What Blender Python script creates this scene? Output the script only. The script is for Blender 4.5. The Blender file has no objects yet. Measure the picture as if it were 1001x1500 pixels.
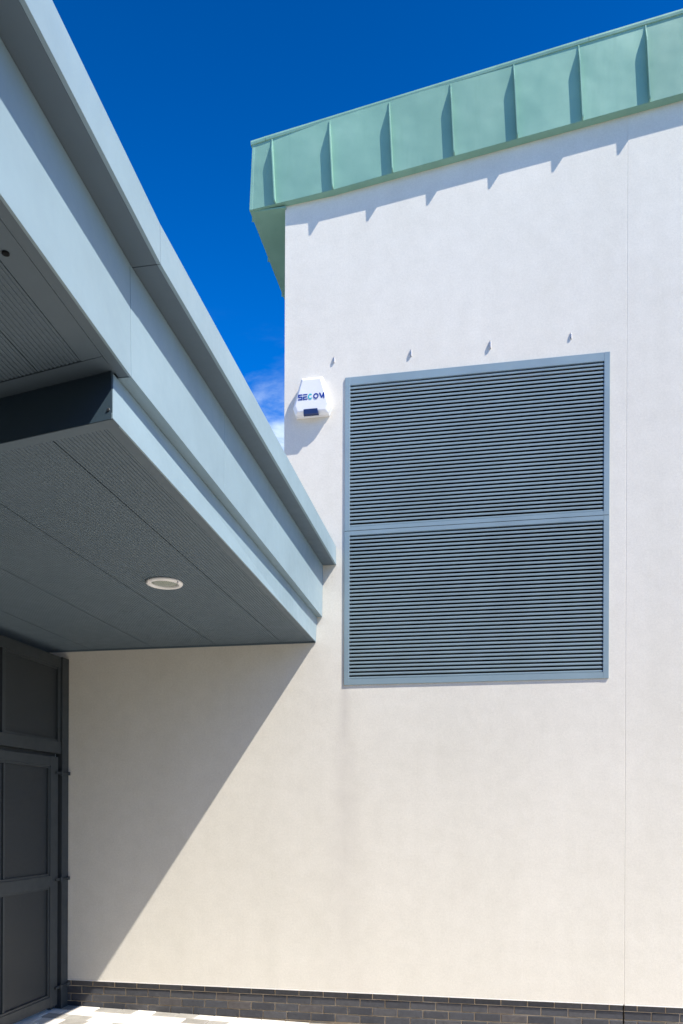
import bpy, bmesh, math, random
from mathutils import Matrix, Vector

random.seed(7)
scene = bpy.context.scene
COL = scene.collection

# ------------------------------------------------------------------ camera
F_PX, CY_PX, ROLL = 1150.0, 1195.5, 0.0042
YAW = math.atan(212.0 / F_PX)
w = Vector((-math.sin(YAW), math.cos(YAW), 0))
r0 = Vector((math.cos(YAW), math.sin(YAW), 0))
zz = Vector((0, 0, 1))
cr = math.cos(ROLL) * r0 + math.sin(ROLL) * zz
cu = -math.sin(ROLL) * r0 + math.cos(ROLL) * zz
cam = bpy.data.cameras.new("camera")
cam_o = bpy.data.objects.new("camera", cam)
COL.objects.link(cam_o)
M4 = Matrix((cr, cu, -w)).transposed().to_4x4()
M4.translation = Vector((0, -7.35, 1.92))
cam_o.matrix_world = M4
cam.sensor_fit = 'HORIZONTAL'
cam.sensor_width = 36.0
cam.lens = 36.0 * F_PX / 1001.0
cam.shift_x = -0.0017
cam.shift_y = (CY_PX - 750.0) / 1001.0
cam.clip_start = 0.05
cam.clip_end = 3000
scene.camera = cam_o

# ------------------------------------------------------------------ light
SUN = Vector((2.2, -1.0, 3.26)).normalized()
EXPOSURE = 0.91
CLOUD_SEED = 22.6
world = bpy.data.worlds.new("World")
scene.world = world
world.use_nodes = True
wn, wl = world.node_tree.nodes, world.node_tree.links
wn.clear()
wout = wn.new('ShaderNodeOutputWorld')
bg = wn.new('ShaderNodeBackground')
bg.inputs['Strength'].default_value = 0.080
sky = wn.new('ShaderNodeTexSky')
sky.sky_type = 'NISHITA'
sky.sun_disc = False
sky.sun_elevation = math.asin(SUN.z)
sky.sun_rotation = math.atan2(SUN.x, SUN.y)
sky.altitude = 300
sky.air_density = 1.0
sky.dust_density = 0.3
sky.ozone_density = 3.0
hs = wn.new('ShaderNodeHueSaturation')
hs.inputs['Saturation'].default_value = 1.5
hs.inputs['Value'].default_value = 1.0 / 2.8
wl.new(sky.outputs[0], hs.inputs['Color'])
gm = wn.new('ShaderNodeGamma'); gm.inputs['Gamma'].default_value = 1.28      # clear, deep polarised blue
wl.new(hs.outputs[0], gm.inputs['Color'])
hs2 = wn.new('ShaderNodeHueSaturation'); hs2.inputs['Value'].default_value = 4.1
wl.new(gm.outputs[0], hs2.inputs['Color'])
# thin fair-weather cloud, spread evenly over the dome, denser low down where the layer is seen edge-on
tc = wn.new('ShaderNodeTexCoord')
sep = wn.new('ShaderNodeSeparateXYZ'); wl.new(tc.outputs['Generated'], sep.inputs[0])
def wmath(op, a, b=None, c=None):
    n = wn.new('ShaderNodeMath'); n.operation = op
    for i, v in enumerate((a, b, c)):
        if v is None: continue
        if isinstance(v, (int, float)): n.inputs[i].default_value = v
        else: wl.new(v, n.inputs[i])
    return n.outputs[0]
zc = wmath('MAXIMUM', sep.outputs['Z'], 0.05)
cxn, cyn = wmath('DIVIDE', sep.outputs['X'], zc), wmath('DIVIDE', sep.outputs['Y'], zc)
comb = wn.new('ShaderNodeCombineXYZ'); wl.new(wmath('ADD', cxn, 0.09), comb.inputs[0]); wl.new(cyn, comb.inputs[1])
comb.inputs[2].default_value = CLOUD_SEED
nz = wn.new('ShaderNodeTexNoise'); nz.inputs['Scale'].default_value = 1.9
nz.inputs['Detail'].default_value = 7; nz.inputs['Roughness'].default_value = 0.58
nz.inputs['Distortion'].default_value = 0.25
wl.new(comb.outputs[0], nz.inputs['Vector'])
low = wn.new('ShaderNodeMapRange'); low.interpolation_type = 'SMOOTHSTEP'
wl.new(sep.outputs['Z'], low.inputs[0])
low.inputs[1].default_value = 0.54; low.inputs[2].default_value = 0.42
low.inputs[3].default_value = 0.0; low.inputs[4].default_value = 1.0
mk = wn.new('ShaderNodeMapRange'); mk.interpolation_type = 'SMOOTHSTEP'
wl.new(nz.outputs[0], mk.inputs[0]); mk.inputs[1].default_value = 0.49; mk.inputs[2].default_value = 0.64
fac = wmath('MULTIPLY', mk.outputs[0], low.outputs[0])
er = wn.new('ShaderNodeMapRange'); er.interpolation_type = 'SMOOTHSTEP'      # the dome deepens towards the zenith
wl.new(sep.outputs['Z'], er.inputs[0])
er.inputs[1].default_value = 0.35; er.inputs[2].default_value = 0.80; er.inputs[3].default_value = 1.20; er.inputs[4].default_value = 0.68
elev = wn.new('ShaderNodeMix'); elev.data_type = 'RGBA'; elev.blend_type = 'MULTIPLY'; elev.inputs['Factor'].default_value = 1.0
wl.new(hs2.outputs[0], elev.inputs['A']); wl.new(er.outputs[0], elev.inputs['B'])
mx = wn.new('ShaderNodeMix'); mx.data_type = 'RGBA'
wl.new(fac, mx.inputs['Factor']); wl.new(elev.outputs['Result'], mx.inputs['A'])
mx.inputs['B'].default_value = (5.7, 6.9, 8.2, 1)
wl.new(mx.outputs['Result'], bg.inputs['Color'])
wl.new(bg.outputs[0], wout.inputs[0])

sun = bpy.data.lights.new("sun", 'SUN')
sun.energy = 4.6
sun.angle = math.radians(0.53)
sun.color = (1.0, 0.93, 0.83)
sun_o = bpy.data.objects.new("sun", sun)
COL.objects.link(sun_o)
sun_o.location = (8, -6, 14)
sun_o.rotation_euler = SUN.to_track_quat('Z', 'Y').to_euler()

vs = scene.view_settings
vs.view_transform = 'Standard'; vs.look = 'None'; vs.exposure = EXPOSURE; vs.gamma = 1.0
vs.use_curve_mapping = False
scene.render.engine = 'CYCLES'
scene.cycles.max_bounces = 10
scene.cycles.diffuse_bounces = 6

# ------------------------------------------------------------------ materials
class Mat:
    def __init__(s, name, col=(.5, .5, .5), rough=.5, spec=.5, metal=0.0):
        s.m = bpy.data.materials.new(name); s.m.use_nodes = True
        s.n, s.l = s.m.node_tree.nodes, s.m.node_tree.links
        s.b = s.n['Principled BSDF']
        s.b.inputs['Base Color'].default_value = (*col, 1)
        s.b.inputs['Roughness'].default_value = rough
        s.b.inputs['Specular IOR Level'].default_value = spec
        s.b.inputs['Metallic'].default_value = metal
        s.tc = s.n.new('ShaderNodeTexCoord'); s.last = None
    def math(s, op, *a):
        n = s.n.new('ShaderNodeMath'); n.operation = op
        for i, v in enumerate(a):
            if isinstance(v, (int, float)): n.inputs[i].default_value = v
            else: s.l.new(v, n.inputs[i])
        return n.outputs[0]
    def pos(s, scale=(1, 1, 1), kind='Object'):
        mp = s.n.new('ShaderNodeMapping'); mp.inputs['Scale'].default_value = scale
        s.l.new(s.tc.outputs[kind], mp.inputs['Vector']); return mp.outputs[0]
    def world_pos(s, scale=(1, 1, 1)):
        g = s.n.new('ShaderNodeNewGeometry')
        mp = s.n.new('ShaderNodeMapping'); mp.inputs['Scale'].default_value = scale
        s.l.new(g.outputs['Position'], mp.inputs['Vector']); return mp.outputs[0]
    def noise(s, scale, detail=4, rough=.55, vec=None):
        n = s.n.new('ShaderNodeTexNoise'); n.inputs['Scale'].default_value = scale
        n.inputs['Detail'].default_value = detail; n.inputs['Roughness'].default_value = rough
        s.l.new(vec if vec is not None else s.world_pos(), n.inputs['Vector'])
        return n.outputs[0]
    def ramp(s, fac, stops):
        r = s.n.new('ShaderNodeValToRGB'); e = r.color_ramp.elements
        while len(e) < len(stops): e.new(.5)
        for k, (p, c) in zip(e, stops): k.position = p; k.color = (*c, 1)
        s.l.new(fac, r.inputs[0]); return r.outputs[0]
    def mix(s, fac, a, b, mode='MIX'):
        n = s.n.new('ShaderNodeMix'); n.data_type = 'RGBA'; n.blend_type = mode
        for key, v in (('Factor', fac), ('A', a), ('B', b)):
            i = n.inputs[key]
            if isinstance(v, tuple): i.default_value = (*v, 1)
            elif isinstance(v, (int, float)): i.default_value = v
            else: s.l.new(v, i)
        return n.outputs['Result']
    def color(s, c): s.l.new(c, s.b.inputs['Base Color']); return s
    def rough(s, c): s.l.new(c, s.b.inputs['Roughness']); return s
    def maprange(s, v, a, b, c=0., d=1.):
        n = s.n.new('ShaderNodeMapRange'); s.l.new(v, n.inputs[0])
        for i, k in enumerate((a, b, c, d)): n.inputs[i + 1].default_value = k
        return n.outputs[0]
    def bump(s, h, strength=.3, dist=.01):
        n = s.n.new('ShaderNodeBump'); n.inputs['Strength'].default_value = strength
        n.inputs['Distance'].default_value = dist
        s.l.new(h, n.inputs['Height'])
        if s.last is not None: s.l.new(s.last, n.inputs['Normal'])
        s.last = n.outputs[0]; s.l.new(s.last, s.b.inputs['Normal']); return s

def make_render_mat():
    m = Mat("white_render", (.8, .8, .78), .9, .25)
    broad = m.noise(.55, 5, .6)
    streak = m.noise(1.0, 4, .6, m.world_pos((2.6, 1, .16)))
    grain = m.noise(140, 3, .7)
    speck = m.noise(46, 2, .5)
    base = m.ramp(broad, ((.3, (.712, .684, .608)), (.7, (.760, .731, .656))))
    base = m.mix(.5, base, m.ramp(streak, ((.3, (.93, .93, .92)), (.62, (1, 1, 1)))), 'MULTIPLY')
    base = m.mix(.8, base, m.ramp(grain, ((.3, (.86, .86, .86)), (.62, (1.0, 1.0, 1.0)))), 'MULTIPLY')
    base = m.mix(.6, base, m.ramp(m.noise(52, 3, .65), ((.30, (.915, .915, .912)), (.66, (1.03, 1.03, 1.03)))), 'MULTIPLY')
    base = m.mix(.8, base, m.ramp(m.noise(6.5, 4, .6), ((.32, (.955, .953, .948)), (.66, (1.02, 1.02, 1.02)))), 'MULTIPLY')
    base = m.mix(m.maprange(speck, .73, .79), base, (.60, .58, .54))
    # rain stain washed down from the lower left corner of the louvre
    g = m.n.new('ShaderNodeNewGeometry'); sp = m.n.new('ShaderNodeSeparateXYZ')
    m.l.new(g.outputs['Position'], sp.inputs[0])
    wob = m.math('MULTIPLY', m.math('SUBTRACT', m.noise(1.3, 3), .5), .16)
    dx = m.math('ABSOLUTE', m.math('ADD', m.math('ADD', sp.outputs['X'], 1.33), wob))
    depth = m.maprange(sp.outputs['Z'], 3.2, .6, 0., 1.)
    width = m.maprange(sp.outputs['Z'], 3.2, .9, .055, .30)
    prof = m.math('MAXIMUM', m.math('SUBTRACT', 1., m.math('DIVIDE', dx, width)), 0.)
    below = m.maprange(sp.outputs['Z'], 3.16, 3.12)
    fade = m.maprange(depth, 0., 1., 1., .25)
    st = m.math('MULTIPLY', m.math('MULTIPLY', prof, below), fade)
    st = m.math('MULTIPLY', st, m.maprange(m.noise(5, 4), .2, .7, .45, 1.))
    base = m.mix(m.math('MULTIPLY', st, .55), base, (.50, .47, .43))
    # splash dirt along the foot of the wall
    foot = m.math('MULTIPLY', m.maprange(sp.outputs['Z'], .62, .2), m.maprange(m.noise(2.2, 5), .4, .75))
    base = m.mix(m.math('MULTIPLY', foot, .22), base, (.55, .50, .44))
    m.color(base)
    m.bump(grain, .30, .004).bump(m.noise(9, 3), .07, .02)
    return m.m

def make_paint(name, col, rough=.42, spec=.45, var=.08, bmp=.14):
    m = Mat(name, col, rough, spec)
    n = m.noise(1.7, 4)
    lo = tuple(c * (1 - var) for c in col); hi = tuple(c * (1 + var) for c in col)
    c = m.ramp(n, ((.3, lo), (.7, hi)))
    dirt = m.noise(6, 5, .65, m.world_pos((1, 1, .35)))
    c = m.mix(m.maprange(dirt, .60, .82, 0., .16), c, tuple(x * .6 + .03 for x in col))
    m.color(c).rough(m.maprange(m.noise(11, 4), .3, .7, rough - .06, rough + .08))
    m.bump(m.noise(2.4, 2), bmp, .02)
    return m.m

def make_copper():
    m = Mat("patina_copper", (.2, .4, .33), .5, .4)
    oi = m.n.new('ShaderNodeObjectInfo')
    n = m.noise(1.6, 5, .62)
    c = m.ramp(n, ((.28, (.172, .330, .264)), (.55, (.205, .380, .306)), (.75, (.242, .425, .346))))
    st = m.noise(3.2, 5, .6, m.world_pos((2.2, 2.2, .3)))
    c = m.mix(m.maprange(st, .55, .8, 0., .45), c, (.132, .285, .218))
    hsv = m.n.new('ShaderNodeHueSaturation'); m.l.new(c, hsv.inputs['Color'])
    m.l.new(m.maprange(oi.outputs['Random'], 0, 1, .92, 1.08), hsv.inputs['Value'])
    m.color(hsv.outputs[0]).rough(m.maprange(n, .3, .7, .42, .58))
    m.bump(m.noise(2.1, 2), .55, .03)
    return m.m

def make_brick():
    m = Mat("engineering_brick", (.06, .06, .07), .55, .4)
    oi = m.n.new('ShaderNodeObjectInfo')
    c = m.ramp(oi.outputs['Random'], ((0, (.042, .045, .055)), (.45, (.062, .066, .077)), (.9, (.084, .083, .088)), (1, (.088, .078, .077))))
    n = m.noise(30, 5, .65)
    c = m.mix(.75, c, m.ramp(n, ((.3, (.62, .62, .62)), (.7, (1.15, 1.15, 1.15)))), 'MULTIPLY')
    sal = m.noise(7, 5, .7)
    c = m.mix(m.maprange(sal, .62, .8, 0., .4), c, (.28, .26, .24))
    m.color(c).bump(m.noise(60, 4, .7), .5, .004)
    return m.m

def make_mortar():
    m = Mat("mortar", (.36, .29, .2), .95, .1)
    c = m.ramp(m.noise(5, 5), ((.3, (.36, .28, .19)), (.7, (.66, .56, .42))))
    m.color(c).bump(m.noise(120, 3), .5, .003)
    return m.m

def make_stone(name, lo, hi):
    m = Mat(name, lo, .85, .25)
    oi = m.n.new('ShaderNodeObjectInfo')
    n = m.noise(9, 6, .65)
    c = m.ramp(n, ((.3, lo), (.7, hi)))
    c = m.mix(.7, c, m.ramp(m.noise(170, 3, .7), ((.3, (.72, .72, .72)), (.65, (1.08, 1.08, 1.08)))), 'MULTIPLY')
    hsv = m.n.new('ShaderNodeHueSaturation'); m.l.new(c, hsv.inputs['Color'])
    m.l.new(m.maprange(oi.outputs['Random'], 0, 1, .88, 1.1), hsv.inputs['Value'])
    m.color(hsv.outputs[0]).bump(m.noise(110, 4), .4, .004)
    return m.m

def make_far_paving():
    m = Mat("paving_surface", (.5, .5, .5), .9, .2)
    br = m.n.new('ShaderNodeTexBrick')
    m.l.new(m.world_pos(), br.inputs['Vector'])
    br.inputs['Scale'].default_value = 1.0
    br.inputs['Brick Width'].default_value = .24; br.inputs['Row Height'].default_value = .165
    br.inputs['Mortar Size'].default_value = .004; br.inputs['Bias'].default_value = .35
    br.inputs['Color1'].default_value = (.68, .64, .575, 1)
    br.inputs['Color2'].default_value = (.56, .53, .48, 1)
    br.inputs['Mortar'].default_value = (.24, .22, .19, 1)
    c = m.mix(.6, br.outputs['Color'], m.ramp(m.noise(3, 5), ((.3, (.86, .86, .86)), (.7, (1.06, 1.06, 1.06)))), 'MULTIPLY')
    m.color(c)
    return m.m

def make_perforated():
    m = Mat("perforated_sheet", (.03, .034, .037), .5, .4)
    v = m.world_pos((1, 1, 1))
    sp = m.n.new('ShaderNodeSeparateXYZ'); m.l.new(v, sp.inputs[0])
    P = .0125
    row = m.math('DIVIDE', sp.outputs['Z'], P * .866)
    odd = m.math('MULTIPLY', m.math('MODULO', m.math('FLOOR', m.math('ADD', row, 5000)), 2.), .5)
    fy = m.math('SUBTRACT', m.math('FRACT', m.math('ADD', m.math('DIVIDE', sp.outputs['Y'], P), m.math('ADD', odd, 5000))), .5)
    fz = m.math('SUBTRACT', m.math('FRACT', m.math('ADD', row, 5000)), .5)
    d = m.math('SQRT', m.math('ADD', m.math('MULTIPLY', fy, fy), m.math('MULTIPLY', fz, fz)))
    hole = m.maprange(d, .30, .36)
    c = m.mix(hole, (.006, .007, .008), (.029, .036, .042))
    m.color(c).bump(hole, .6, .003)
    return m.m

RENDER = make_render_mat()
PAINT = make_paint("blue_grey_paint", (.215, .297, .340))
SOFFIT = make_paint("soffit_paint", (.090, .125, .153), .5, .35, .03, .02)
GATE = make_paint("gate_paint", (.030, .037, .042), .45, .4)
COPPER = make_copper()
BRICK = make_brick()
MORTAR = make_mortar()
STONE = make_stone("pale_paving_stone", (.66, .62, .56), (.76, .73, .67))
STONE_D = make_stone("grey_paving_stone", (.26, .25, .225), (.36, .345, .315))
BED = Mat("jointing_sand", (.30, .27, .22), .95, .1).m
FARPAVE = make_far_paving()
PERF = make_perforated()
def simple(name, col, rough=.5, spec=.5, metal=0., nscale=12, var=.12):
    m = Mat(name, col, rough, spec, metal)
    m.color(m.ramp(m.noise(nscale, 4), ((.3, tuple(c * (1 - var) for c in col)), (.7, tuple(min(1, c * (1 + var)) for c in col)))))
    return m.m
DARK = simple("dark_void", (.012, .014, .016), .9, .1)
ALARM = simple("white_plastic", (.74, .745, .755), .32, .5, 0, 6, .03)
NAVY = simple("navy_lens", (.006, .018, .085), .15, .6, 0, 9, .1)
LOGO_BLUE = simple("logo_blue", (.006, .035, .26), .4, .4, 0, 9, .05)
LOGO_TEAL = simple("logo_teal", (.02, .42, .46), .4, .4, 0, 9, .05)
TRIM = simple("lamp_trim_white", (.78, .78, .78), .4, .45, 0, 9, .05)
STEEL = simple("galvanised_steel", (.33, .34, .35), .4, .5, .8)
ASPHALT = simple("tarmac", (.08, .073, .062), .95, .2, 0, .4, .3)
JOINT = simple("joint_sealant", (.10, .10, .10), .8, .2)
BEAD = simple("render_bead", (.84, .83, .81), .6, .3, 0, 12, .04)

m = Mat("lamp_glass", (.36, .40, .35), .12, .5)
n_ = m.n.new('ShaderNodeTexWave'); n_.inputs['Scale'].default_value = 26
m.l.new(m.world_pos(), n_.inputs['Vector'])
m.color(m.ramp(n_.outputs[1], ((.2, (.20, .24, .20)), (.8, (.42, .46, .40)))))
m.bump(n_.outputs[1], .5, .004)
GLASS = m.m

# ------------------------------------------------------------------ mesh helpers
def mesh_from(verts, faces, name):
    me = bpy.data.meshes.new(name)
    me.from_pydata([tuple(v) for v in verts], [], faces)
    bm = bmesh.new(); bm.from_mesh(me)
    bmesh.ops.recalc_face_normals(bm, faces=bm.faces)
    bm.to_mesh(me); bm.free()
    return me

def link(name, me, mat, parent=None, bevel=0.0, loc=None):
    if mat is not None and not me.materials: me.materials.append(mat)
    o = bpy.data.objects.new(name, me); COL.objects.link(o)
    if parent is not None: o.parent = parent
    if loc is not None: o.location = loc
    if bevel:
        b = o.modifiers.new("bevel", 'BEVEL'); b.width = bevel; b.segments = 2
        b.limit_method = 'ANGLE'; b.angle_limit = math.radians(35)
    return o

def hexa(p, name):
    """p: 8 points, first four one end ring, last four the matching other ring."""
    f = [(0, 1, 2, 3), (4, 7, 6, 5)] + [(i, (i + 1) % 4 + 0, (i + 1) % 4 + 4, i + 4) for i in range(4)]
    return mesh_from(p, f, name)

def boxm(x0, x1, y0, y1, z0, z1, name):
    return hexa([(x0, y0, z0), (x1, y0, z0), (x1, y0, z1), (x0, y0, z1),
                 (x0, y1, z0), (x1, y1, z0), (x1, y1, z1), (x0, y1, z1)], name)

def loft(rings, name, cap=True):
    n = len(rings[0]); v = [p for r in rings for p in r]; f = []
    for k in range(len(rings) - 1):
        for i in range(n):
            j = (i + 1) % n
            f.append((k * n + i, k * n + j, (k + 1) * n + j, (k + 1) * n + i))
    if cap:
        f.append(tuple(range(n))); f.append(tuple((len(rings) - 1) * n + i for i in range(n)))
    return mesh_from(v, f, name)

def joined(boxes, name):
    v, f = [], []
    for b in boxes:
        o = len(v); v += [tuple(x.co) for x in b.vertices]
        f += [tuple(i + o for i in p.vertices) for p in b.polygons]
    return mesh_from(v, f, name)

def empty(name, loc, label, cat, group=None):
    o = bpy.data.objects.new(name, None); COL.objects.link(o); o.location = loc
    o.empty_display_size = .2
    o['label'] = label; o['category'] = cat
    if group: o['group'] = group
    return o

class Thing:
    """An empty at the base with parts given in world coordinates."""
    def __init__(s, name, loc, label, cat, group=None):
        s.o = empty(name, loc, label, cat, group); s.loc = Vector(loc)
    def part(s, name, me, mat, bevel=0., parent=None):
        me.transform(Matrix.Translation(-s.loc))
        return link(name, me, mat, parent or s.o, bevel)

# ------------------------------------------------------------------ setting: ground and paving
def gz(x): return -.022 - .0195 * (min(max(x, -9), 9) + 4.1)
xs = [-900, -26, -9, 9, 26, 900]; ys = [-900, -30, 14, 900]
v = [(x, y, gz(x) - .06) for y in ys for x in xs]
f = [(j * 6 + i, j * 6 + i + 1, (j + 1) * 6 + i + 1, (j + 1) * 6 + i) for j in range(3) for i in range(5)]
g = link("ground", mesh_from(v, f, "ground"), ASPHALT); g['kind'] = 'structure'
# paving apron of pale blocks; the sheet stops where single blocks are laid
BX0, BX1, BY0, BY1 = -5.0, -.8, -1.5, .02
def pave_sheet():
    xs = [-26, -9, BX0, BX1, 9, 26]; ys = [-5.6, BY0, BY1]
    v = [(x, y, gz(x)) for y in ys for x in xs]; f = []
    for j in range(2):
        for i in range(5):
            if j == 1 and i == 2: continue
            f.append((j * 6 + i, j * 6 + i + 1, (j + 1) * 6 + i + 1, (j + 1) * 6 + i))
    return mesh_from(v, f, "paving")
pave = link("paving", pave_sheet(), FARPAVE); pave['kind'] = 'structure'
link("jointing_bed", mesh_from([(BX0, BY0, gz(BX0) - .011), (BX1, BY0, gz(BX1) - .011), (BX1, BY1, gz(BX1) - .011), (BX0, BY1, gz(BX0) - .011)], [(0, 1, 2, 3)], "jointing_bed"), BED, pave)
def block_mesh(l, d, h=.06, b=.006):
    r = lambda dx, z: [(dx, dx, z), (l - dx, dx, z), (l - dx, d - dx, z), (dx, d - dx, z)]
    return loft([r(0, -h), r(0, -b), r(b, 0)], "paving_block")
ROWS = [.165, .165, .165, .165, .165, .165, .165, .165]
LENS = (.165, .24, .24, .20)
cache = {}
y = BY1
rb = random.Random(21)
for k, d in enumerate(ROWS):
    x = BX0 + rb.uniform(-.15, 0)
    y1 = y; y0 = y - d; y = y0
    while x < BX1 - .05:
        l = rb.choice(LENS)
        dk = rb.random() < .13
        key = (l, d, dk)
        if key not in cache: cache[key] = block_mesh(l - .005, d - .005)
        me = cache[key]
        o = link("paving_block", me, STONE_D if dk else STONE, pave)
        o.location = (x, y0 + .0025, gz(x) + rb.uniform(-.0015, .0015))
        o.rotation_euler = (rb.uniform(-.004, .004), math.atan(.0195) + rb.uniform(-.004, .004), rb.uniform(-.006, .006))
        x += l

# ------------------------------------------------------------------ the white building
bld = Thing("rendered_building", (-1.9, 0, 0), "tall white rendered building with green standing seam roof edge and large grey louvre", "building")
ZB = .245            # foot of the render
JX = 1.208           # movement joint
XC = -1.945          # corner of the tall block
def grid_wall(xc, zc, solid, y0, y1, name):
    v, idx, f = [], {}, []
    def P(x, y, z):
        k = (round(x, 5), round(y, 5), round(z, 5))
        if k not in idx: idx[k] = len(v); v.append(k)
        return idx[k]
    nx, nz = len(xc) - 1, len(zc) - 1
    S = lambda i, j: 0 <= i < nx and 0 <= j < nz and solid(i, j)
    for i in range(nx):
        for j in range(nz):
            if not S(i, j): continue
            a, b, c, d = xc[i], xc[i + 1], zc[j], zc[j + 1]
            f.append((P(a, y0, c), P(b, y0, c), P(b, y0, d), P(a, y0, d)))
            f.append((P(a, y1, c), P(a, y1, d), P(b, y1, d), P(b, y1, c)))
            if not S(i - 1, j): f.append((P(a, y0, c), P(a, y0, d), P(a, y1, d), P(a, y1, c)))
            if not S(i + 1, j): f.append((P(b, y0, c), P(b, y1, c), P(b, y1, d), P(b, y0, d)))
            if not S(i, j - 1): f.append((P(a, y0, c), P(a, y1, c), P(b, y1, c), P(b, y0, c)))
            if not S(i, j + 1): f.append((P(a, y0, d), P(b, y0, d), P(b, y1, d), P(a, y1, d)))
    return mesh_from(v, f, name)
LX0, LX1, LZ0, LZ1, LZM = -1.347, 1.064, 3.164, 6.088, 4.626
xc = [-8.3, XC, LX0 + .02, LX1 - .02, JX - .0018]
zc = [ZB, LZ0 + .02, 4.40, LZ1 - .02, 7.86]
wall_a = grid_wall(xc, zc, lambda i, j: (i > 0 or j < 2) and not (i == 2 and j in (1, 2)), 0., .30, "render_wall")
def rake(x): return 7.868 + .1295 * (x + 1.458) if x > -1.458 else 7.802 + .066 * (x + 2.288) / .83
wall_b = boxm(JX + .0018, 6.5, 0, .30, ZB, 7.86, "render_wall")
for me_ in (wall_a, wall_b):                         # head of the wall follows the raking roof
    for q in me_.vertices:
        if abs(q.co.z - 7.86) < 1e-4: q.co.z = rake(q.co.x)
bld.part("render_wall", wall_a, RENDER, .002)
bld.part("render_wall", wall_b, RENDER, .002)
bld.part("movement_joint", boxm(JX - .0018, JX + .0018, .0010, .2, ZB, 8.205, "movement_joint"), RENDER)
bld.part("side_wall", boxm(XC, 6.5, .301, 8.3, ZB, 7.76, "side_wall"), RENDER)
bld.part("render_stop_bead", joined([boxm(-8.3, JX - .006, -.004, .012, ZB - .006, ZB - .0005, "b"), boxm(JX + .006, 6.5, -.004, .012, ZB - .006, ZB - .0005, "b")], "render_stop_bead"), BEAD)
# brick plinth
PX0, PX1, PY = -4.9, 6.3, .022
pl = bld.part("plinth", joined([boxm(PX0 - 3, JX - .006, PY + .009, .25, -.45, ZB + .02, "m"), boxm(JX + .006, PX1, PY + .009, .25, -.45, ZB + .02, "m")], "plinth"), MORTAR)
bld.part("expansion_strip", boxm(JX - .006, JX + .006, PY + .02, .2, -.45, ZB + .01, "expansion_strip"), DARK)
BP, CP, JT = .239, .0775, .0095
ZJ = .1775           # centre of the first bed joint
bm_cache = {}
def brick_mesh(l):
    k = round(l, 3)
    if k not in bm_cache:
        h = CP - JT; b = .0035
        r = lambda y, d: [(d, y, d), (l - d, y, d), (l - d, y, h - d), (d, y, h - d)]
        bm_cache[k] = loft([r(.012, 0), r(b, 0), r(0, b)], "brick")
    return bm_cache[k]
rk = random.Random(5)
for c in range(-1, 4):
    z0 = ZJ - c * CP + JT / 2
    off = -3.8135 + (0 if c % 2 == 1 else -BP / 2)
    k0 = math.floor((PX0 - off) / BP)
    x = off + k0 * BP
    while x < 2.2:
        a, b = x + JT / 2, x + BP - JT / 2
        x += BP
        if z0 + CP < gz(a) - .02: continue
        pieces = [(a, b)]
        if a < JX - .006 < b or a < JX + .006 < b: pieces = [(a, JX - .007), (JX + .007, b)]
        for (a, b) in pieces:
            if b - a < .02: continue
            o = link("brick", brick_mesh(b - a), BRICK, pl)
            o.location = Vector((a, PY + rk.uniform(-.0015, .002), z0 + rk.uniform(-.0012, .0012))) - bld.loc

# louvre: two stacked frames, 38 blades each
def louvre(z0, z1, bot, top, nb):
    st = .049; y0, y1 = -.012, .07
    fr = bld.part("louvre", joined([
        boxm(LX0, LX0 + st, y0, y1, z0, z1, "f"), boxm(LX1 - st, LX1, y0, y1, z0, z1, "f"),
        boxm(LX0 + st - .0005, LX1 - st + .0005, y0 + .001, y1, z1 - top, z1 - .0003, "f"),
        boxm(LX0 + st - .0005, LX1 - st + .0005, y0 + .001, y1, z0 + .0003, z0 + bot, "f")], "louvre"), PAINT, .002)
    a, b = z0 + bot, z1 - top; p = (b - a) / nb
    # blade: upright nose, then a back slope that rises inwards
    s = [(-.003, 0), (-.006, .003), (-.0065, .0150), (-.004, .0180), (.066, .0400), (.0665, .0385), (-.001, .0160), (-.0015, .0010)]
    ring = lambda x: [(x, yy, zz) for yy, zz in s]
    me = loft([ring(LX0 + st + .001), ring(LX1 - st - .001)], "slat")
    me.transform(Matrix.Translation(-bld.loc))
    for i in range(nb):
        o = link("slat", me, PAINT, fr)
        o.location = (0, 0, a + .002 + i * p)
    return fr
louvre(LZM + .002, LZ1, .036, .078, 38)
louvre(LZ0, LZM - .002, .055, .040, 38)
bld.part("louvre_lining", joined([boxm(LX0 + .018, LX1 - .018, .28, .30, LZ0 + .018, LZ1 - .018, "l")], "louvre_lining"), DARK)

# raking copper roof edge
def zb(x): return 7.845 + .1295 * (x + 1.458) if x > -1.458 else 7.779 + (7.845 - 7.779) * (x + 2.288) / .83
def zt(x): return 8.443 + .1375 * (x + 2.259)
def yf(x): return -.050 - .025 * min(1, max(0, (x + 2.29) / 1.0))
roof_me = loft([[(x, -.035, zb(x) + .012), (x, 8.6, zb(x) + .012), (x, 8.6, zt(x) - .03), (x, -.035, zt(x) - .03)] for x in (-2.24, -1.458, 1.0, 6.6)], "roof")
roof = bld.part("roof", roof_me, COPPER)
LEAN = .036
sx = [-2.0255 + .5672 * i for i in range(16)]      # seam feet
edges = [(-2.288, -2.259)] + [(x, x - LEAN) for x in sx if x < 6.3]
def pan(xb0, xt0, xb1, xt1):
    t = .016
    def ring(xb, xt): return [(xb, yf(xb), zb(xb)), (xb, yf(xb) + t + .03, zb(xb) + .001), (xt, yf(xt) + t + .03, zt(xt) - .035), (xt, yf(xt), zt(xt) - .035)]
    return loft([ring(xb0, xt0), ring(xb1, xt1)], "fascia_panel")
for (a, b), (c, d) in zip(edges, edges[1:]):
    bld.part("fascia_panel", pan(a + (.003 if a > -2.2 else 0), b + (.003 if a > -2.2 else 0), c - .003, d - .003), COPPER, .0, roof)
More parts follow.
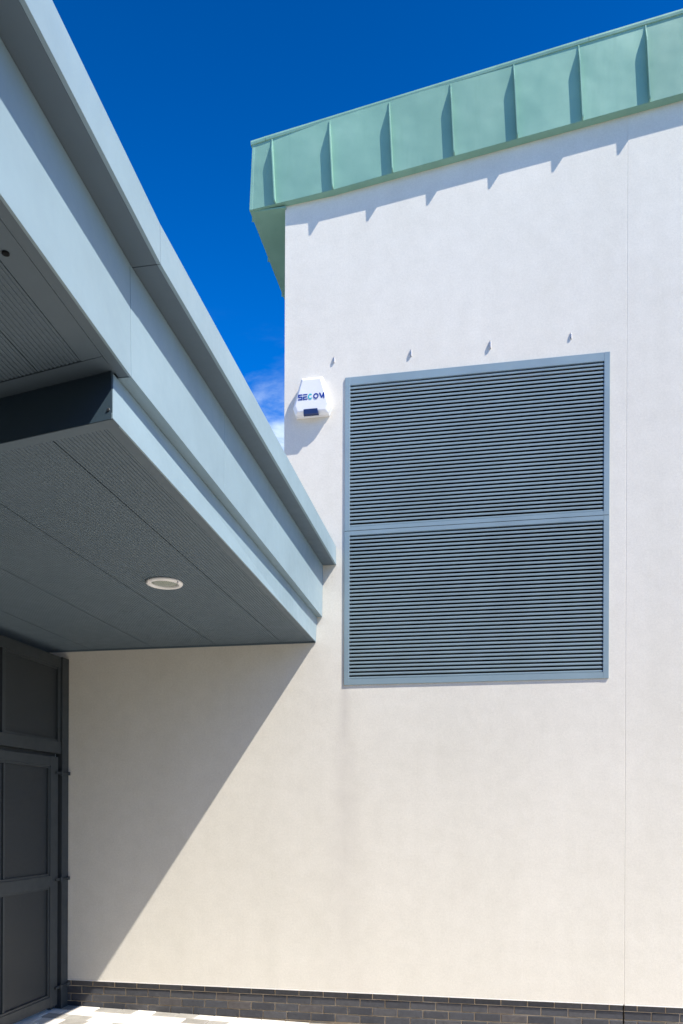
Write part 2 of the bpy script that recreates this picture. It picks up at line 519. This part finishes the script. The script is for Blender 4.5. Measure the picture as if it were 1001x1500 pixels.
def seam_me(xb, xt):
    h, t = .042, .006
    L = zt(xt) - .04 - zb(xb)
    def at(f): return xb + (xt - xb) * f, zb(xb) + .004 + L * f
    prof = [(0, h * .92), (.02, h), (.74, h), (.80, h * .86), (.93, .010), (.985, .007)]
    rings = []
    for fr_, dep in prof:
        x, z = at(fr_); yy = yf(x)
        rings.append([(x - t, yy + .004, z), (x - t * .8, yy - dep, z), (x + t * .8, yy - dep, z), (x + t, yy + .004, z)])
    return loft(rings, "standing_seam")
for a, b in edges[1:]:
    bld.part("standing_seam", seam_me(a, b), COPPER, 0, roof)
# underside of the front overhang
bld.part("overhang_soffit", loft([[(x, yf(x) + .004, zb(x) - .002), (x, .02, zb(x) - .002), (x, .02, zb(x) + .010), (x, yf(x) + .004, zb(x) + .010)] for x in (-2.28, -1.458, -1.2, 6.3)], "overhang_soffit"), COPPER, 0, roof)
# rolled capping along the top edge, in lengths
caps = [(-2.275, -2.13), (-2.127, .86), (.863, 3.9), (3.903, 6.6)]
def cap_me(x0, x1):
    rings = []
    for x in (x0, x1):
        z = zt(x); yy = yf(x)
        cs = [(yy - .009, z - .040), (yy - .013, z - .020), (yy - .010, z - .003), (yy - .002, z + .004), (yy + .30, z + .012), (yy + .30, z - .03), (yy + .0, z - .042)]
        rings.append([(x, c[0], c[1]) for c in cs])
    return loft(rings, "capping")
for a, b in caps: bld.part("capping", cap_me(a, b), COPPER, 0, roof)
# west side: deep soffit and upstand running back
bld.part("eaves_soffit", boxm(-2.284, XC + .01, -.03, 8.6, 7.772, 7.786, "eaves_soffit"), COPPER, 0, roof)
bld.part("eaves_fascia", hexa([(-2.290, -.052, 7.779), (-2.262, -.052, 8.41), (-2.235, -.052, 8.41), (-2.255, -.052, 7.779),
                               (-2.290, 8.6, 7.779), (-2.262, 8.6, 8.41), (-2.235, 8.6, 8.41), (-2.255, 8.6, 7.779)], "eaves_fascia"), COPPER, .003, roof)
for i in range(14):
    yy = .11 + i * .567
    bld.part("standing_seam", hexa([(-2.286, yy - .005, 7.785), (-2.312, yy - .004, 7.79), (-2.297, yy - .004, 8.25), (-2.262, yy - .005, 8.40),
                                    (-2.286, yy + .005, 7.785), (-2.312, yy + .004, 7.79), (-2.297, yy + .004, 8.25), (-2.262, yy + .005, 8.40)], "standing_seam"), COPPER, 0, roof)

# ------------------------------------------------------------------ added unseen building behind the camera, blocks part of the blue sky light
opp = Thing("unseen_sky_blocker", (0, -15, -.1), "added buff brick building out of view behind the camera, blocking blue sky light", "building")
BUFF = simple("buff_brick", (.42, .31, .22), .9, .2, 0, 3, .15)
WGLASS = simple("window_glass", (.03, .035, .04), .08, .6)
oz0, oz1, oy = -.2, 8.4, -15.0
wx = [-22.0 + 3.4 * i for i in range(13)]
cuts_x = sorted([-24.0, 22.0] + [x for x in wx] + [x + 1.6 for x in wx])
cuts_z = [oz0, .9, 2.5, 4.6, 6.2, oz1]
hole = lambda i, j: any(abs(cuts_x[i] - x) < 1e-6 for x in wx) and j in (1, 3)
opp.part("wall", grid_wall(cuts_x, cuts_z, lambda i, j: not hole(i, j), oy - .3, oy, "wall"), BUFF)
opp.part("rear_block", boxm(-24, 22, oy - 9, oy - .301, oz0, oz1 - .1, "rear_block"), BUFF)
opp.part("coping", boxm(-24.1, 22.1, oy - .36, oy + .06, oz1 + .001, oz1 + .10, "coping"), BEAD)
for x in wx:
    for z0, z1 in ((.9, 2.5), (4.6, 6.2)):
        wd_ = opp.part("window", joined([boxm(x, x + .06, oy - .16, oy - .10, z0, z1, "w"), boxm(x + 1.54, x + 1.6, oy - .16, oy - .10, z0, z1, "w"),
                                         boxm(x + .06, x + 1.54, oy - .16, oy - .10, z0, z0 + .06, "w"), boxm(x + .06, x + 1.54, oy - .16, oy - .10, z1 - .06, z1, "w")], "window"), BEAD)
        opp.part("pane", boxm(x + .05, x + 1.55, oy - .135, oy - .125, z0 + .05, z1 - .05, "pane"), WGLASS, 0, wd_)

# ------------------------------------------------------------------ canopy
can = Thing("entrance_canopy", (-3, -2, 3.6), "blue grey metal canopy with stepped fascias and ribbed soffit projecting beside the white wall", "canopy")
KY = -4.15           # where the plan bends
YE = -13.0
SL = -.052           # plan slope of the outer stretch
YW = -.002
def xe(x0, xk, yk, y):
    """plan position of an edge: straight from the wall to the bend, then along the outer stretch"""
    if y >= yk: return x0 + (xk - x0) * (y / yk)
    return xk + SL * (y - yk)
eB = lambda y: xe(-1.432, -1.412, -4.14, y)
eC = lambda y: xe(-1.556, -1.538, -4.14, y)
eE = lambda y: xe(-1.561, -1.528, -4.20, y)
eF = lambda y: xe(-1.612, -1.594, -4.215, y)
eG = lambda y: xe(-1.623, -1.556, -4.28, y)
Z1T, Z1B, Z2B, Z3B = 4.492, 4.316, 3.823, 3.589
def strip(fn, ys, name, mat, nm, bev=.0025):
    return can.part(nm, loft([fn(y) for y in ys], nm), mat, bev)
# top edge trim: outward lip with its own little soffit
top = lambda y: [(eB(y), y, Z1B), (eB(y) + .006, y, Z1B), (eB(y) + .002, y, Z1T), (eB(y) - .25, y, Z1T + .012), (eB(y) - .25, y, Z1T - .012), (eB(y) - .012, y, Z1T - .012), (eB(y) - .012, y, Z1B)]
for ys in ((YW, -.70), (-.7015, -4.138), (-4.142, -7.8), (-7.804, YE)): strip(top, ys, "t", PAINT, "edge_trim", .0015)
for ys in ((YW, -.70), (-.7015, -4.138), (-4.142, -7.8), (-7.804, YE)):
    strip(lambda y: [(eB(y) - .0125, y, Z1B + .0005), (eB(y) - .0125, y, Z1B + .012), (eC(y) - .03, y, Z1B + .012), (eC(y) - .03, y, Z1B + .0005)], ys, "ts", SOFFIT, "trim_soffit", 0)
mid = lambda y: [(eE(y), y, Z2B), (eC(y), y, Z1B - .002), (eC(y) - .03, y, Z1B - .002), (eF(y) - .035, y, Z2B + .02), (eF(y) - .035, y, Z2B)]
mid_out = lambda y: [(eE(y), y, Z2B), (eC(y), y, Z1B - .002), (eC(y) - .03, y, Z1B - .002), (eE(y) - .02, y, Z2B + .02), (eE(y) - .012, y, Z2B)]
for ys in ((YW, -2.9), (-2.9015, -4.165)): strip(mid, ys, "m", PAINT, "fascia_panel", .0015)
for ys in ((-4.168, -7.4), (-7.404, YE)): strip(mid_out, ys, "m", PAINT, "fascia_panel", .0015)
can.part("soffit_edge", loft([[(eE(y) - .013, y, Z2B + .002), (eE(y) - .013, y, Z2B + .018), (eE(y) - .058, y, Z2B + .018), (eE(y) - .058, y, Z2B + .002)] for y in (-4.170, YE)], "soffit_edge"), SOFFIT)
ENDX = -.10
low = lambda y: [(eG(y), y, Z3B), (eF(y), y, Z2B - .004), (eF(y) - .025, y, Z2B - .004), (eG(y) - .010, y, Z3B + .012), (eG(y) - .010, y, Z3B)]
def lowring(y, slant):
    r = low(y)
    if slant: r = [(x, yy + (.065 * (z - Z3B) / (Z2B - Z3B)) - .196 * (x - eG(y)), z) for x, yy, z in r]
    return r
can.part("lower_fascia_panel", loft([lowring(YW, 0), lowring(-1.059, 0)], "lf"), PAINT, .0015)
can.part("lower_fascia_panel", loft([lowring(-1.0625, 0), lowring(-4.28, 1)], "lf"), PAINT, .0015)
END_MAT = make_paint("end_panel_dark_blue", (.045, .075, .100), .4, .4, .05, .05)  # end panel colour, darker and bluer than the fascias
# box end facing the yard, at an angle
EX1 = -8.2
def endy(x): return -4.28 - .196 * (x + 1.556)
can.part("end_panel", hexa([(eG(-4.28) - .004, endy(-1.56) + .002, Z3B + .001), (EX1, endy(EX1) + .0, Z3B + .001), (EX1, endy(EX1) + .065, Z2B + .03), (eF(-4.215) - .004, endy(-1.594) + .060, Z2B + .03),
                            (eG(-4.28) - .004, endy(-1.56) + .02, Z3B + .001), (EX1, endy(EX1) + .018, Z3B + .001), (EX1, endy(EX1) + .083, Z2B + .03), (eF(-4.215) - .004, endy(-1.594) + .078, Z2B + .03)], "end_panel"), END_MAT)
# screw head on the end panel
def disc(c, r, h, axis, name, n=14):
    rings = []
    for t, s in ((0, 1), (h * .6, 1), (h, .7)):
        rings.append([(c[0] + r * s * math.cos(2 * math.pi * i / n), c[1] + r * s * math.sin(2 * math.pi * i / n), c[2] + t) for i in range(n)])
    me = loft(rings, name)
    if axis == '-y':
        me.transform(Matrix.Translation(Vector(c)) @ Matrix.Rotation(math.radians(90), 4, 'X') @ Matrix.Translation(-Vector(c)))
    elif axis == '-z':
        me.transform(Matrix.Translation(Vector(c)) @ Matrix.Rotation(math.radians(180), 4, 'X') @ Matrix.Translation(-Vector(c)))
    return me
can.part("screw", disc((-1.585, endy(-1.585) + .012, 3.635), .008, .005, '-y', "screw"), GATE)
# lower soffit: ribbed boards running out from the wall, smooth margin at the open end
def ribbed(x0, x1, ya, yb, z, name, rib=.022, dep=.0042, skew=0.0, angle_end=False, flat0=.006, flat1=.000):
    """corrugated underside between x0 (right) and x1 (left); ya wall end, yb outer end"""
    W = x0 - x1; n = max(1, round((W - flat0 - flat1) / rib)); rib = (W - flat0 - flat1) / n; pts = [(0, 0)]
    s = flat0
    for i in range(n):
        pts += [(s, 0), (s + rib * .08, dep), (s + rib * .42, dep), (s + rib * .50, 0)]
        s += rib
    pts += [(W, 0)]
    v = []; f = []
    def yend(x): return (endy(x) + .065) if angle_end else yb
    for d, h in pts:
        xa = x0 - d
        xb = xa + skew
        v.append((xa, ya, z + h)); v.append((xb, yend(xb), z + h))
    m_ = len(pts)
    for i in range(m_ - 1): f.append((2 * i, 2 * i + 1, 2 * i + 3, 2 * i + 2))
    o = len(v)
    v += [(x0, ya, z + .02), (x0 + skew, yend(x0 + skew), z + .02), (x1, ya, z + .02), (x1 + skew, yend(x1 + skew), z + .02)]
    f += [(0, 1, o + 1, o), (2 * m_ - 2, 2 * m_ - 1, o + 3, o + 2), (o, o + 1, o + 3, o + 2)]
    me = bpy.data.meshes.new(name); me.from_pydata(v, [], f); me.update()
    return me
SK = .042
jx = [-1.672, -1.958, -2.618, -3.278, -3.938, -4.598, -5.258, -5.918, -6.578, -7.238, -7.898]
for i, (a, b) in enumerate(zip(jx, jx[1:])):
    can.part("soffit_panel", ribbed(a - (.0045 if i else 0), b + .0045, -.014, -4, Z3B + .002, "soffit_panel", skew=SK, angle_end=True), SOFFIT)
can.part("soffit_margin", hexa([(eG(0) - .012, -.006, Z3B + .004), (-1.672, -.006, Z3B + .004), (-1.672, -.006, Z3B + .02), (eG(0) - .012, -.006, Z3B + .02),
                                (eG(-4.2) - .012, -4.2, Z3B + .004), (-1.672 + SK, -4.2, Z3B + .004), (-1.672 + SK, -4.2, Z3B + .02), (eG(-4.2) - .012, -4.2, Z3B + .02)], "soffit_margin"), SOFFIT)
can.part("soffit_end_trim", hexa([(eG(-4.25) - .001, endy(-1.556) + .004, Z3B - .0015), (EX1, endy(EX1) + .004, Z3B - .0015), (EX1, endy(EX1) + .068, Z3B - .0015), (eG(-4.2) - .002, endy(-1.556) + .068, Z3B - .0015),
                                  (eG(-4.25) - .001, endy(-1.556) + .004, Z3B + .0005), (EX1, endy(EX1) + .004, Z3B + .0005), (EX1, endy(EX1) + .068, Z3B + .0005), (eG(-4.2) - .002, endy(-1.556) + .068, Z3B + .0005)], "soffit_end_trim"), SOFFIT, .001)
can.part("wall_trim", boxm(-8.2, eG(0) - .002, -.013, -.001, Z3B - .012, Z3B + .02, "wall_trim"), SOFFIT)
# upper soffit of the outer stretch
def endu(x): return endy(x) + .062
UZ = Z2B + .004
can.part("soffit_edge", hexa([(eE(-4.3) - .060, -4.324, UZ + .001), (eE(-4.3) - .058, -4.324, UZ + .016), (eE(YE) - .058, YE, UZ + .016), (eE(YE) - .060, YE, UZ + .001),
                              (eE(-4.3) - .165, -4.304, UZ + .001), (eE(-4.3) - .165, -4.304, UZ + .016), (eE(YE) - .165, YE, UZ + .016), (eE(YE) - .165, YE, UZ + .001)], "soffit_edge"), SOFFIT)
def outer_ribs(d0, d1, rib=.022, dep=.0042):
    """ribbed board parallel to the outer stretch, between offsets d0 and d1 behind the fascia line"""
    W = d1 - d0; n = round((W - .006) / rib); rib = (W - .006) / n; pts = [(0, 0)]; s = .006
    for i in range(n):
        pts += [(s, 0), (s + rib * .08, dep), (s + rib * .42, dep), (s + rib * .50, 0)]; s += rib
    pts += [(W, 0)]
    v, f = [], []
    for d, h in pts:
        xa = eE(-4.2) - d0 - d; ya = endy(xa) - .055 - (0)
        v += [(xa + SL * (ya + 4.2), ya, UZ + h), (eE(YE) - d0 - d, YE, UZ + h)]
    for i in range(len(pts) - 1): f.append((2 * i, 2 * i + 1, 2 * i + 3, 2 * i + 2))
    k = len(v) - 2; o = len(v)
    v += [tuple(Vector(v[0]) + Vector((0, 0, .02))), tuple(Vector(v[1]) + Vector((0, 0, .02))), tuple(Vector(v[k]) + Vector((0, 0, .02))), tuple(Vector(v[k + 1]) + Vector((0, 0, .02)))]
    f += [(0, 1, o + 1, o), (k, k + 1, o + 3, o + 2), (o, o + 1, o + 3, o + 2)]
    me = bpy.data.meshes.new("soffit_panel"); me.from_pydata(v, [], f); me.update(); return me
d = .169
for wdt in (.222, .66, .66, .66, .66, .66, .66, .66, .66):
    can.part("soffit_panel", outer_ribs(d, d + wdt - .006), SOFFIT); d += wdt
can.part("soffit_trim", hexa([(eE(-4.3) - .061, endy(-1.59) - .048, UZ + .0005), (EX1, endy(EX1) - .048, UZ + .0005), (EX1, endy(EX1) + .075, UZ + .0005), (eE(-4.3) - .061, endy(-1.59) + .075, UZ + .0005),
                              (eE(-4.3) - .061, endy(-1.59) - .048, UZ + .02), (EX1, endy(EX1) - .048, UZ + .02), (EX1, endy(EX1) + .075, UZ + .02), (eE(-4.3) - .061, endy(-1.59) + .075, UZ + .02)], "soffit_trim"), SOFFIT)
can.part("fixing_hole", disc((-1.617, -4.938, UZ + .0), .013, .006, '-z', "fixing_hole"), DARK)
# deck that closes the canopy from above
ROOFING = simple("pale_roof_membrane", (.50, .48, .44), .8, .3, 0, 1.5, .1)
can.part("roof_deck", loft([[(eC(y) - .02, y, Z1T - .03), (-8.3, y, Z1T - .03), (-8.3, y, Z2B + .04), (eF(y) - .04, y, Z2B + .04)] for y in (-.003, KY, YE)], "roof_deck"), ROOFING)

# ------------------------------------------------------------------ downlight
DL = Vector((-2.285, -2.045, Z3B))
dl = Thing("recessed_downlight", DL, "round white rimmed downlight set in the grey canopy soffit", "downlight")
def ringm(prof, name, n=40):
    rings = [[(DL.x + r * math.cos(2 * math.pi * i / n), DL.y + r * math.sin(2 * math.pi * i / n), DL.z + z) for i in range(n)] for r, z in prof]
    v = [p for r in rings for p in r]; f = []; L = len(prof)
    for k in range(L):
        kk = (k + 1) % L
        for i in range(n):
            j = (i + 1) % n; f.append((k * n + i, k * n + j, kk * n + j, kk * n + i))
    me = mesh_from(v, f, name)
    for p in me.polygons: p.use_smooth = True
    return me
dl.part("trim_ring", ringm([(.118, .006), (.130, .002), (.131, -.006), (.124, -.014), (.104, -.017), (.098, -.013), (.088, .006)], "trim_ring"), TRIM)
def dome(name, n=40):
    rings = [[(DL.x + r * math.cos(2 * math.pi * i / n), DL.y + r * math.sin(2 * math.pi * i / n), DL.z + z) for i in range(n)] for r, z in ((.092, .004), (.092, -.004), (.070, -.009), (.035, -.012), (.008, -.013))]
    me = loft(rings, name)
    for p in me.polygons: p.use_smooth = True
    return me
dl.part("lens", dome("lens"), GLASS)
for ang in (-20, -140):
    a = math.radians(ang); px, py = DL.x + .124 * math.cos(a), DL.y + .124 * math.sin(a)
    dl.part("clip", boxm(px - .006, px + .006, py - .006, py + .006, DL.z - .024, DL.z - .010, "clip"), TRIM, .002)

# ------------------------------------------------------------------ alarm box
AX, AZ = -1.657, 5.885
al = Thing("alarm_box", (AX, 0, AZ), "white alarm box with blue lettering and navy lens mounted beside the louvre", "alarm box")
def outl(k, y, dz=0): 
    P = [(-.098, .200), (.098, .200), (.176, -.075), (.150, -.142), (-.150, -.142), (-.176, -.075)]
    return [(AX + x * k * 1.07, y, AZ + dz + z * k * 1.04) for x, z in P]
al.part("back_plate", loft([outl(1.0, -.001), outl(1.0, -.022)], "back_plate"), ALARM, .003)
al.part("cover", loft([outl(.985, -.023), outl(.985, -.066), outl(.84, -.092)], "cover"), ALARM, .006)
al.part("lens", hexa([(AX - .078, -.070, AZ - 0.165), (AX + .072, -.070, AZ - 0.165), (AX + .066, -.070, AZ - 0.102), (AX - .078, -.070, AZ - 0.102),
                      (AX - .074, -.101, AZ - 0.161), (AX + .068, -.101, AZ - 0.161), (AX + .058, -.101, AZ - 0.108), (AX - .074, -.101, AZ - 0.108)], "lens"), NAVY, .004)
# lettering: S E C O M, each letter its own raised shape
LH = .054
def strokes(segs, t):
    out = []
    for (x0, z0), (x1, z1) in segs:
        dx, dz = x1 - x0, z1 - z0; L = math.hypot(dx, dz); nx, nz_ = -dz / L * t / 2, dx / L * t / 2
        ex, ez = dx / L * t * .0, dz / L * t * .0
        q = [(x0 + nx - ex, z0 + nz_ - ez), (x1 + nx + ex, z1 + nz_ + ez), (x1 - nx + ex, z1 - nz_ + ez), (x0 - nx - ex, z0 - nz_ - ez)]
        out.append(q)
    return out
def letter(ch, x, mat, wd):
    t = .0108; h = LH
    if ch == 'S': sg = [((wd, h - t / 2), (t * .3, h - t / 2)), ((t / 2, h), (t / 2, h * .45)), ((0, h * .52), (wd, h * .52)), ((wd - t / 2, h * .6), (wd - t / 2, 0)), ((wd, t / 2), (0, t / 2))]
    elif ch == 'E': sg = [((0, h - t / 2), (wd, h - t / 2)), ((0, h / 2), (wd * .92, h / 2)), ((0, t / 2), (wd, t / 2)), ((t / 2, h * .56), (t / 2, 0))]
    elif ch == 'C': sg = [((wd / 2 + wd / 2 * math.cos(math.radians(a)) * .82, h / 2 + (h / 2 - t / 2) * math.sin(math.radians(a))), (wd / 2 + wd / 2 * math.cos(math.radians(a + 34)) * .82, h / 2 + (h / 2 - t / 2) * math.sin(math.radians(a + 34)))) for a in range(45, 315, 30)]
    elif ch == 'O': sg = [((wd / 2 + (wd / 2 - t / 2) * math.cos(math.radians(a)), h / 2 + (h / 2 - t / 2) * math.sin(math.radians(a))), (wd / 2 + (wd / 2 - t / 2) * math.cos(math.radians(a + 28)), h / 2 + (h / 2 - t / 2) * math.sin(math.radians(a + 28)))) for a in range(0, 360, 24)]
    else: sg = [((t * .1, h), (wd * .5, h * .12)), ((wd * .5, h * .12), (wd * .86, h)), ((wd - t / 2, 0), (wd - t / 2, h)), ((t * .55, h * .95), (wd * .42, h * .25))]
    v, f = [], []; k = 0
    for q in strokes(sg, t):
        yb = -.0925 - .0002 * k; k += 1; yf_ = yb - .0012
        o = len(v)
        v += [(AX + x + a, yb, AZ - .016 + b) for a, b in q] + [(AX + x + a, yf_, AZ - .016 + b) for a, b in q]
        f += [(o, o + 1, o + 2, o + 3), (o + 4, o + 5, o + 6, o + 7)] + [(o + i, o + (i + 1) % 4, o + 4 + (i + 1) % 4, o + 4 + i) for i in range(4)]
    al.part("letter", mesh_from(v, f, "letter"), mat)
xx = -.128
for ch, wd, mt in (('S', .042, LOGO_BLUE), ('E', .042, LOGO_BLUE), ('C', .045, LOGO_TEAL), ('O', .052, LOGO_BLUE), ('M', .050, LOGO_BLUE)):
    letter(ch, xx, mt, wd); xx += wd + .006

# ------------------------------------------------------------------ wall brackets above the louvre
labs = ["small grey fin bracket on the white wall just above the alarm box",
        "small grey fin bracket on the white wall above the left part of the louvre",
        "small grey fin bracket on the white wall above the middle of the louvre",
        "small grey fin bracket on the white wall above the right end of the louvre"]
for i, (x, z, hh, dp) in enumerate(((-1.458, 6.272, .060, .015), (-.722, 6.262, .066, .018), (.008, 6.262, .075, .021), (.725, 6.268, .058, .013))):
    b = Thing("wall_bracket", (x, 0, z), labs[i], "bracket", "fin brackets above the louvre")
    b.part("fin", loft([[(x - .0045, -.001, z + hh / 2), (x - .0045, -dp * .45, z + hh / 2), (x - .0045, -dp, z + hh * .2), (x - .0045, -dp, z - hh * .3), (x - .0045, -dp * .6, z - hh / 2), (x - .0045, -.001, z - hh / 2)],
                        [(x + .0045, -.001, z + hh / 2), (x + .0045, -dp * .45, z + hh / 2), (x + .0045, -dp, z + hh * .2), (x + .0045, -dp, z - hh * .3), (x + .0045, -dp * .6, z - hh / 2), (x + .0045, -.001, z - hh / 2)]], "fin"), STEEL, .001)
    b.part("base_plate", boxm(x - .010, x + .010, -.003, -.0005, z - hh * .42, z + hh * .42, "base_plate"), BEAD)

# ------------------------------------------------------------------ gate under the canopy
GX = -4.2
gt = Thing("yard_gate", (GX, -.1, -.02), "dark grey metal gate with perforated panels under the canopy against the white wall", "gate")
def gbox(y0, y1, z0, z1, name, mat=GATE, x0=GX - .06, x1=GX, bev=.003, parent=None):
    return gt.part(name, boxm(x0, x1, y0, y1, z0, z1, name), mat, bev, parent)
gbox(-.132, -.010, -.06, 3.50, "post", x1=GX + .012)
gbox(-3.75, -3.62, -.06, 3.50, "post", x1=GX + .012)
# fixed panel over the gate
tp = gt.part("top_frame", joined([boxm(GX - .06, GX, -3.615, -.137, 3.395, 3.497, "t"), boxm(GX - .06, GX, -3.615, -.137, 2.530, 2.645, "t"),
                                  boxm(GX - .05, GX - .004, -.185, -.138, 2.646, 3.394, "t"), boxm(GX - .05, GX - .004, -3.614, -3.57, 2.646, 3.394, "t"),
                                  boxm(GX - .05, GX - .004, -1.10, -1.055, 2.646, 3.394, "t")], "top_frame"), GATE, .002)
gt.part("sheet", boxm(GX - .034, GX - .028, -3.57, -.185, 2.64, 3.40, "sheet"), PERF, 0, tp)
gt.part("glazing_bead", boxm(GX - .028, GX - .010, -1.055, -.186, 3.372, 3.3945, "g"), GATE, 0, tp)
gt.part("glazing_bead", boxm(GX - .028, GX - .010, -1.055, -.186, 2.6455, 2.668, "g"), GATE, 0, tp)
def leaf(ya, yb):
    st = .135
    lf = gt.part("leaf", joined([boxm(GX - .055, GX + .002, ya - st, ya, .03, 2.492, "l"), boxm(GX - .055, GX + .002, yb, yb + st, .03, 2.492, "l"),
                                 boxm(GX - .054, GX + .001, yb + st - .001, ya - st + .001, 2.400, 2.490, "l"),
                                 boxm(GX - .054, GX + .001, yb + st - .001, ya - st + .001, 1.212, 1.322, "l"),
                                 boxm(GX - .054, GX + .001, yb + st - .001, ya - st + .001, .032, .135, "l")], "leaf"), GATE, .003)
    for z0, z1 in ((1.322, 2.400), (.135, 1.212)):
        gt.part("sheet", boxm(GX - .034, GX - .028, yb + st - .002, ya - st + .002, z0 - .002, z1 + .002, "sheet"), PERF, 0, lf)
        a, b = yb + st, ya - st; t = .022
        gt.part("sheet_bead", joined([boxm(GX - .028, GX - .008, a, b, z1 - t, z1, "s"), boxm(GX - .028, GX - .008, a, b, z0, z0 + t, "s"),
                                      boxm(GX - .028, GX - .008, b - t, b, z0 + t, z1 - t, "s"), boxm(GX - .028, GX - .008, a, a + t, z0 + t, z1 - t, "s"),
                                      boxm(GX - .028, GX - .012, -1.065, -1.04, z0 + t, z1 - t, "s") if ya > -1 else boxm(GX - .028, GX - .012, -2.7, -2.675, z0 + t, z1 - t, "s")], "sheet_bead"), GATE, .002, lf)
gbox(-.21, -.135, -.05, 2.455, "post_gap_blocker", x0=GX - .10, x1=GX - .062)  # added strip behind the post gap, blocks light so the gap stays dark
gbox(-3.62, -.135, 2.456, 2.58, "head_gap_blocker", x0=GX - .10, x1=GX - .062)  # added strip shutting out the sky light behind the gap over the leaves
leaf(-.190, -1.87)
leaf(-1.885, -3.60)
for z in (2.335, 1.277, .205):
    hi = gt.part("hinge", joined([boxm(GX + .003, GX + .020, -.245, -.150, z - .012, z + .012, "h"), boxm(GX + .012, GX + .030, -.150, -.020, z - .006, z + .010, "h")], "hinge"), GATE, .002)
    def pin(yc, r, za, zb_):
        n = 12
        return loft([[(GX + .026 + r * math.cos(2 * math.pi * i / n), yc + r * math.sin(2 * math.pi * i / n), q) for i in range(n)] for q in (za, zb_)], "pin")
    gt.part("pin", pin(-.165, .011, z - .022, z + .022), GATE, .001, hi)
    gt.part("nut", pin(-.030, .015, z - .016, z + .020), GATE, .001, hi)
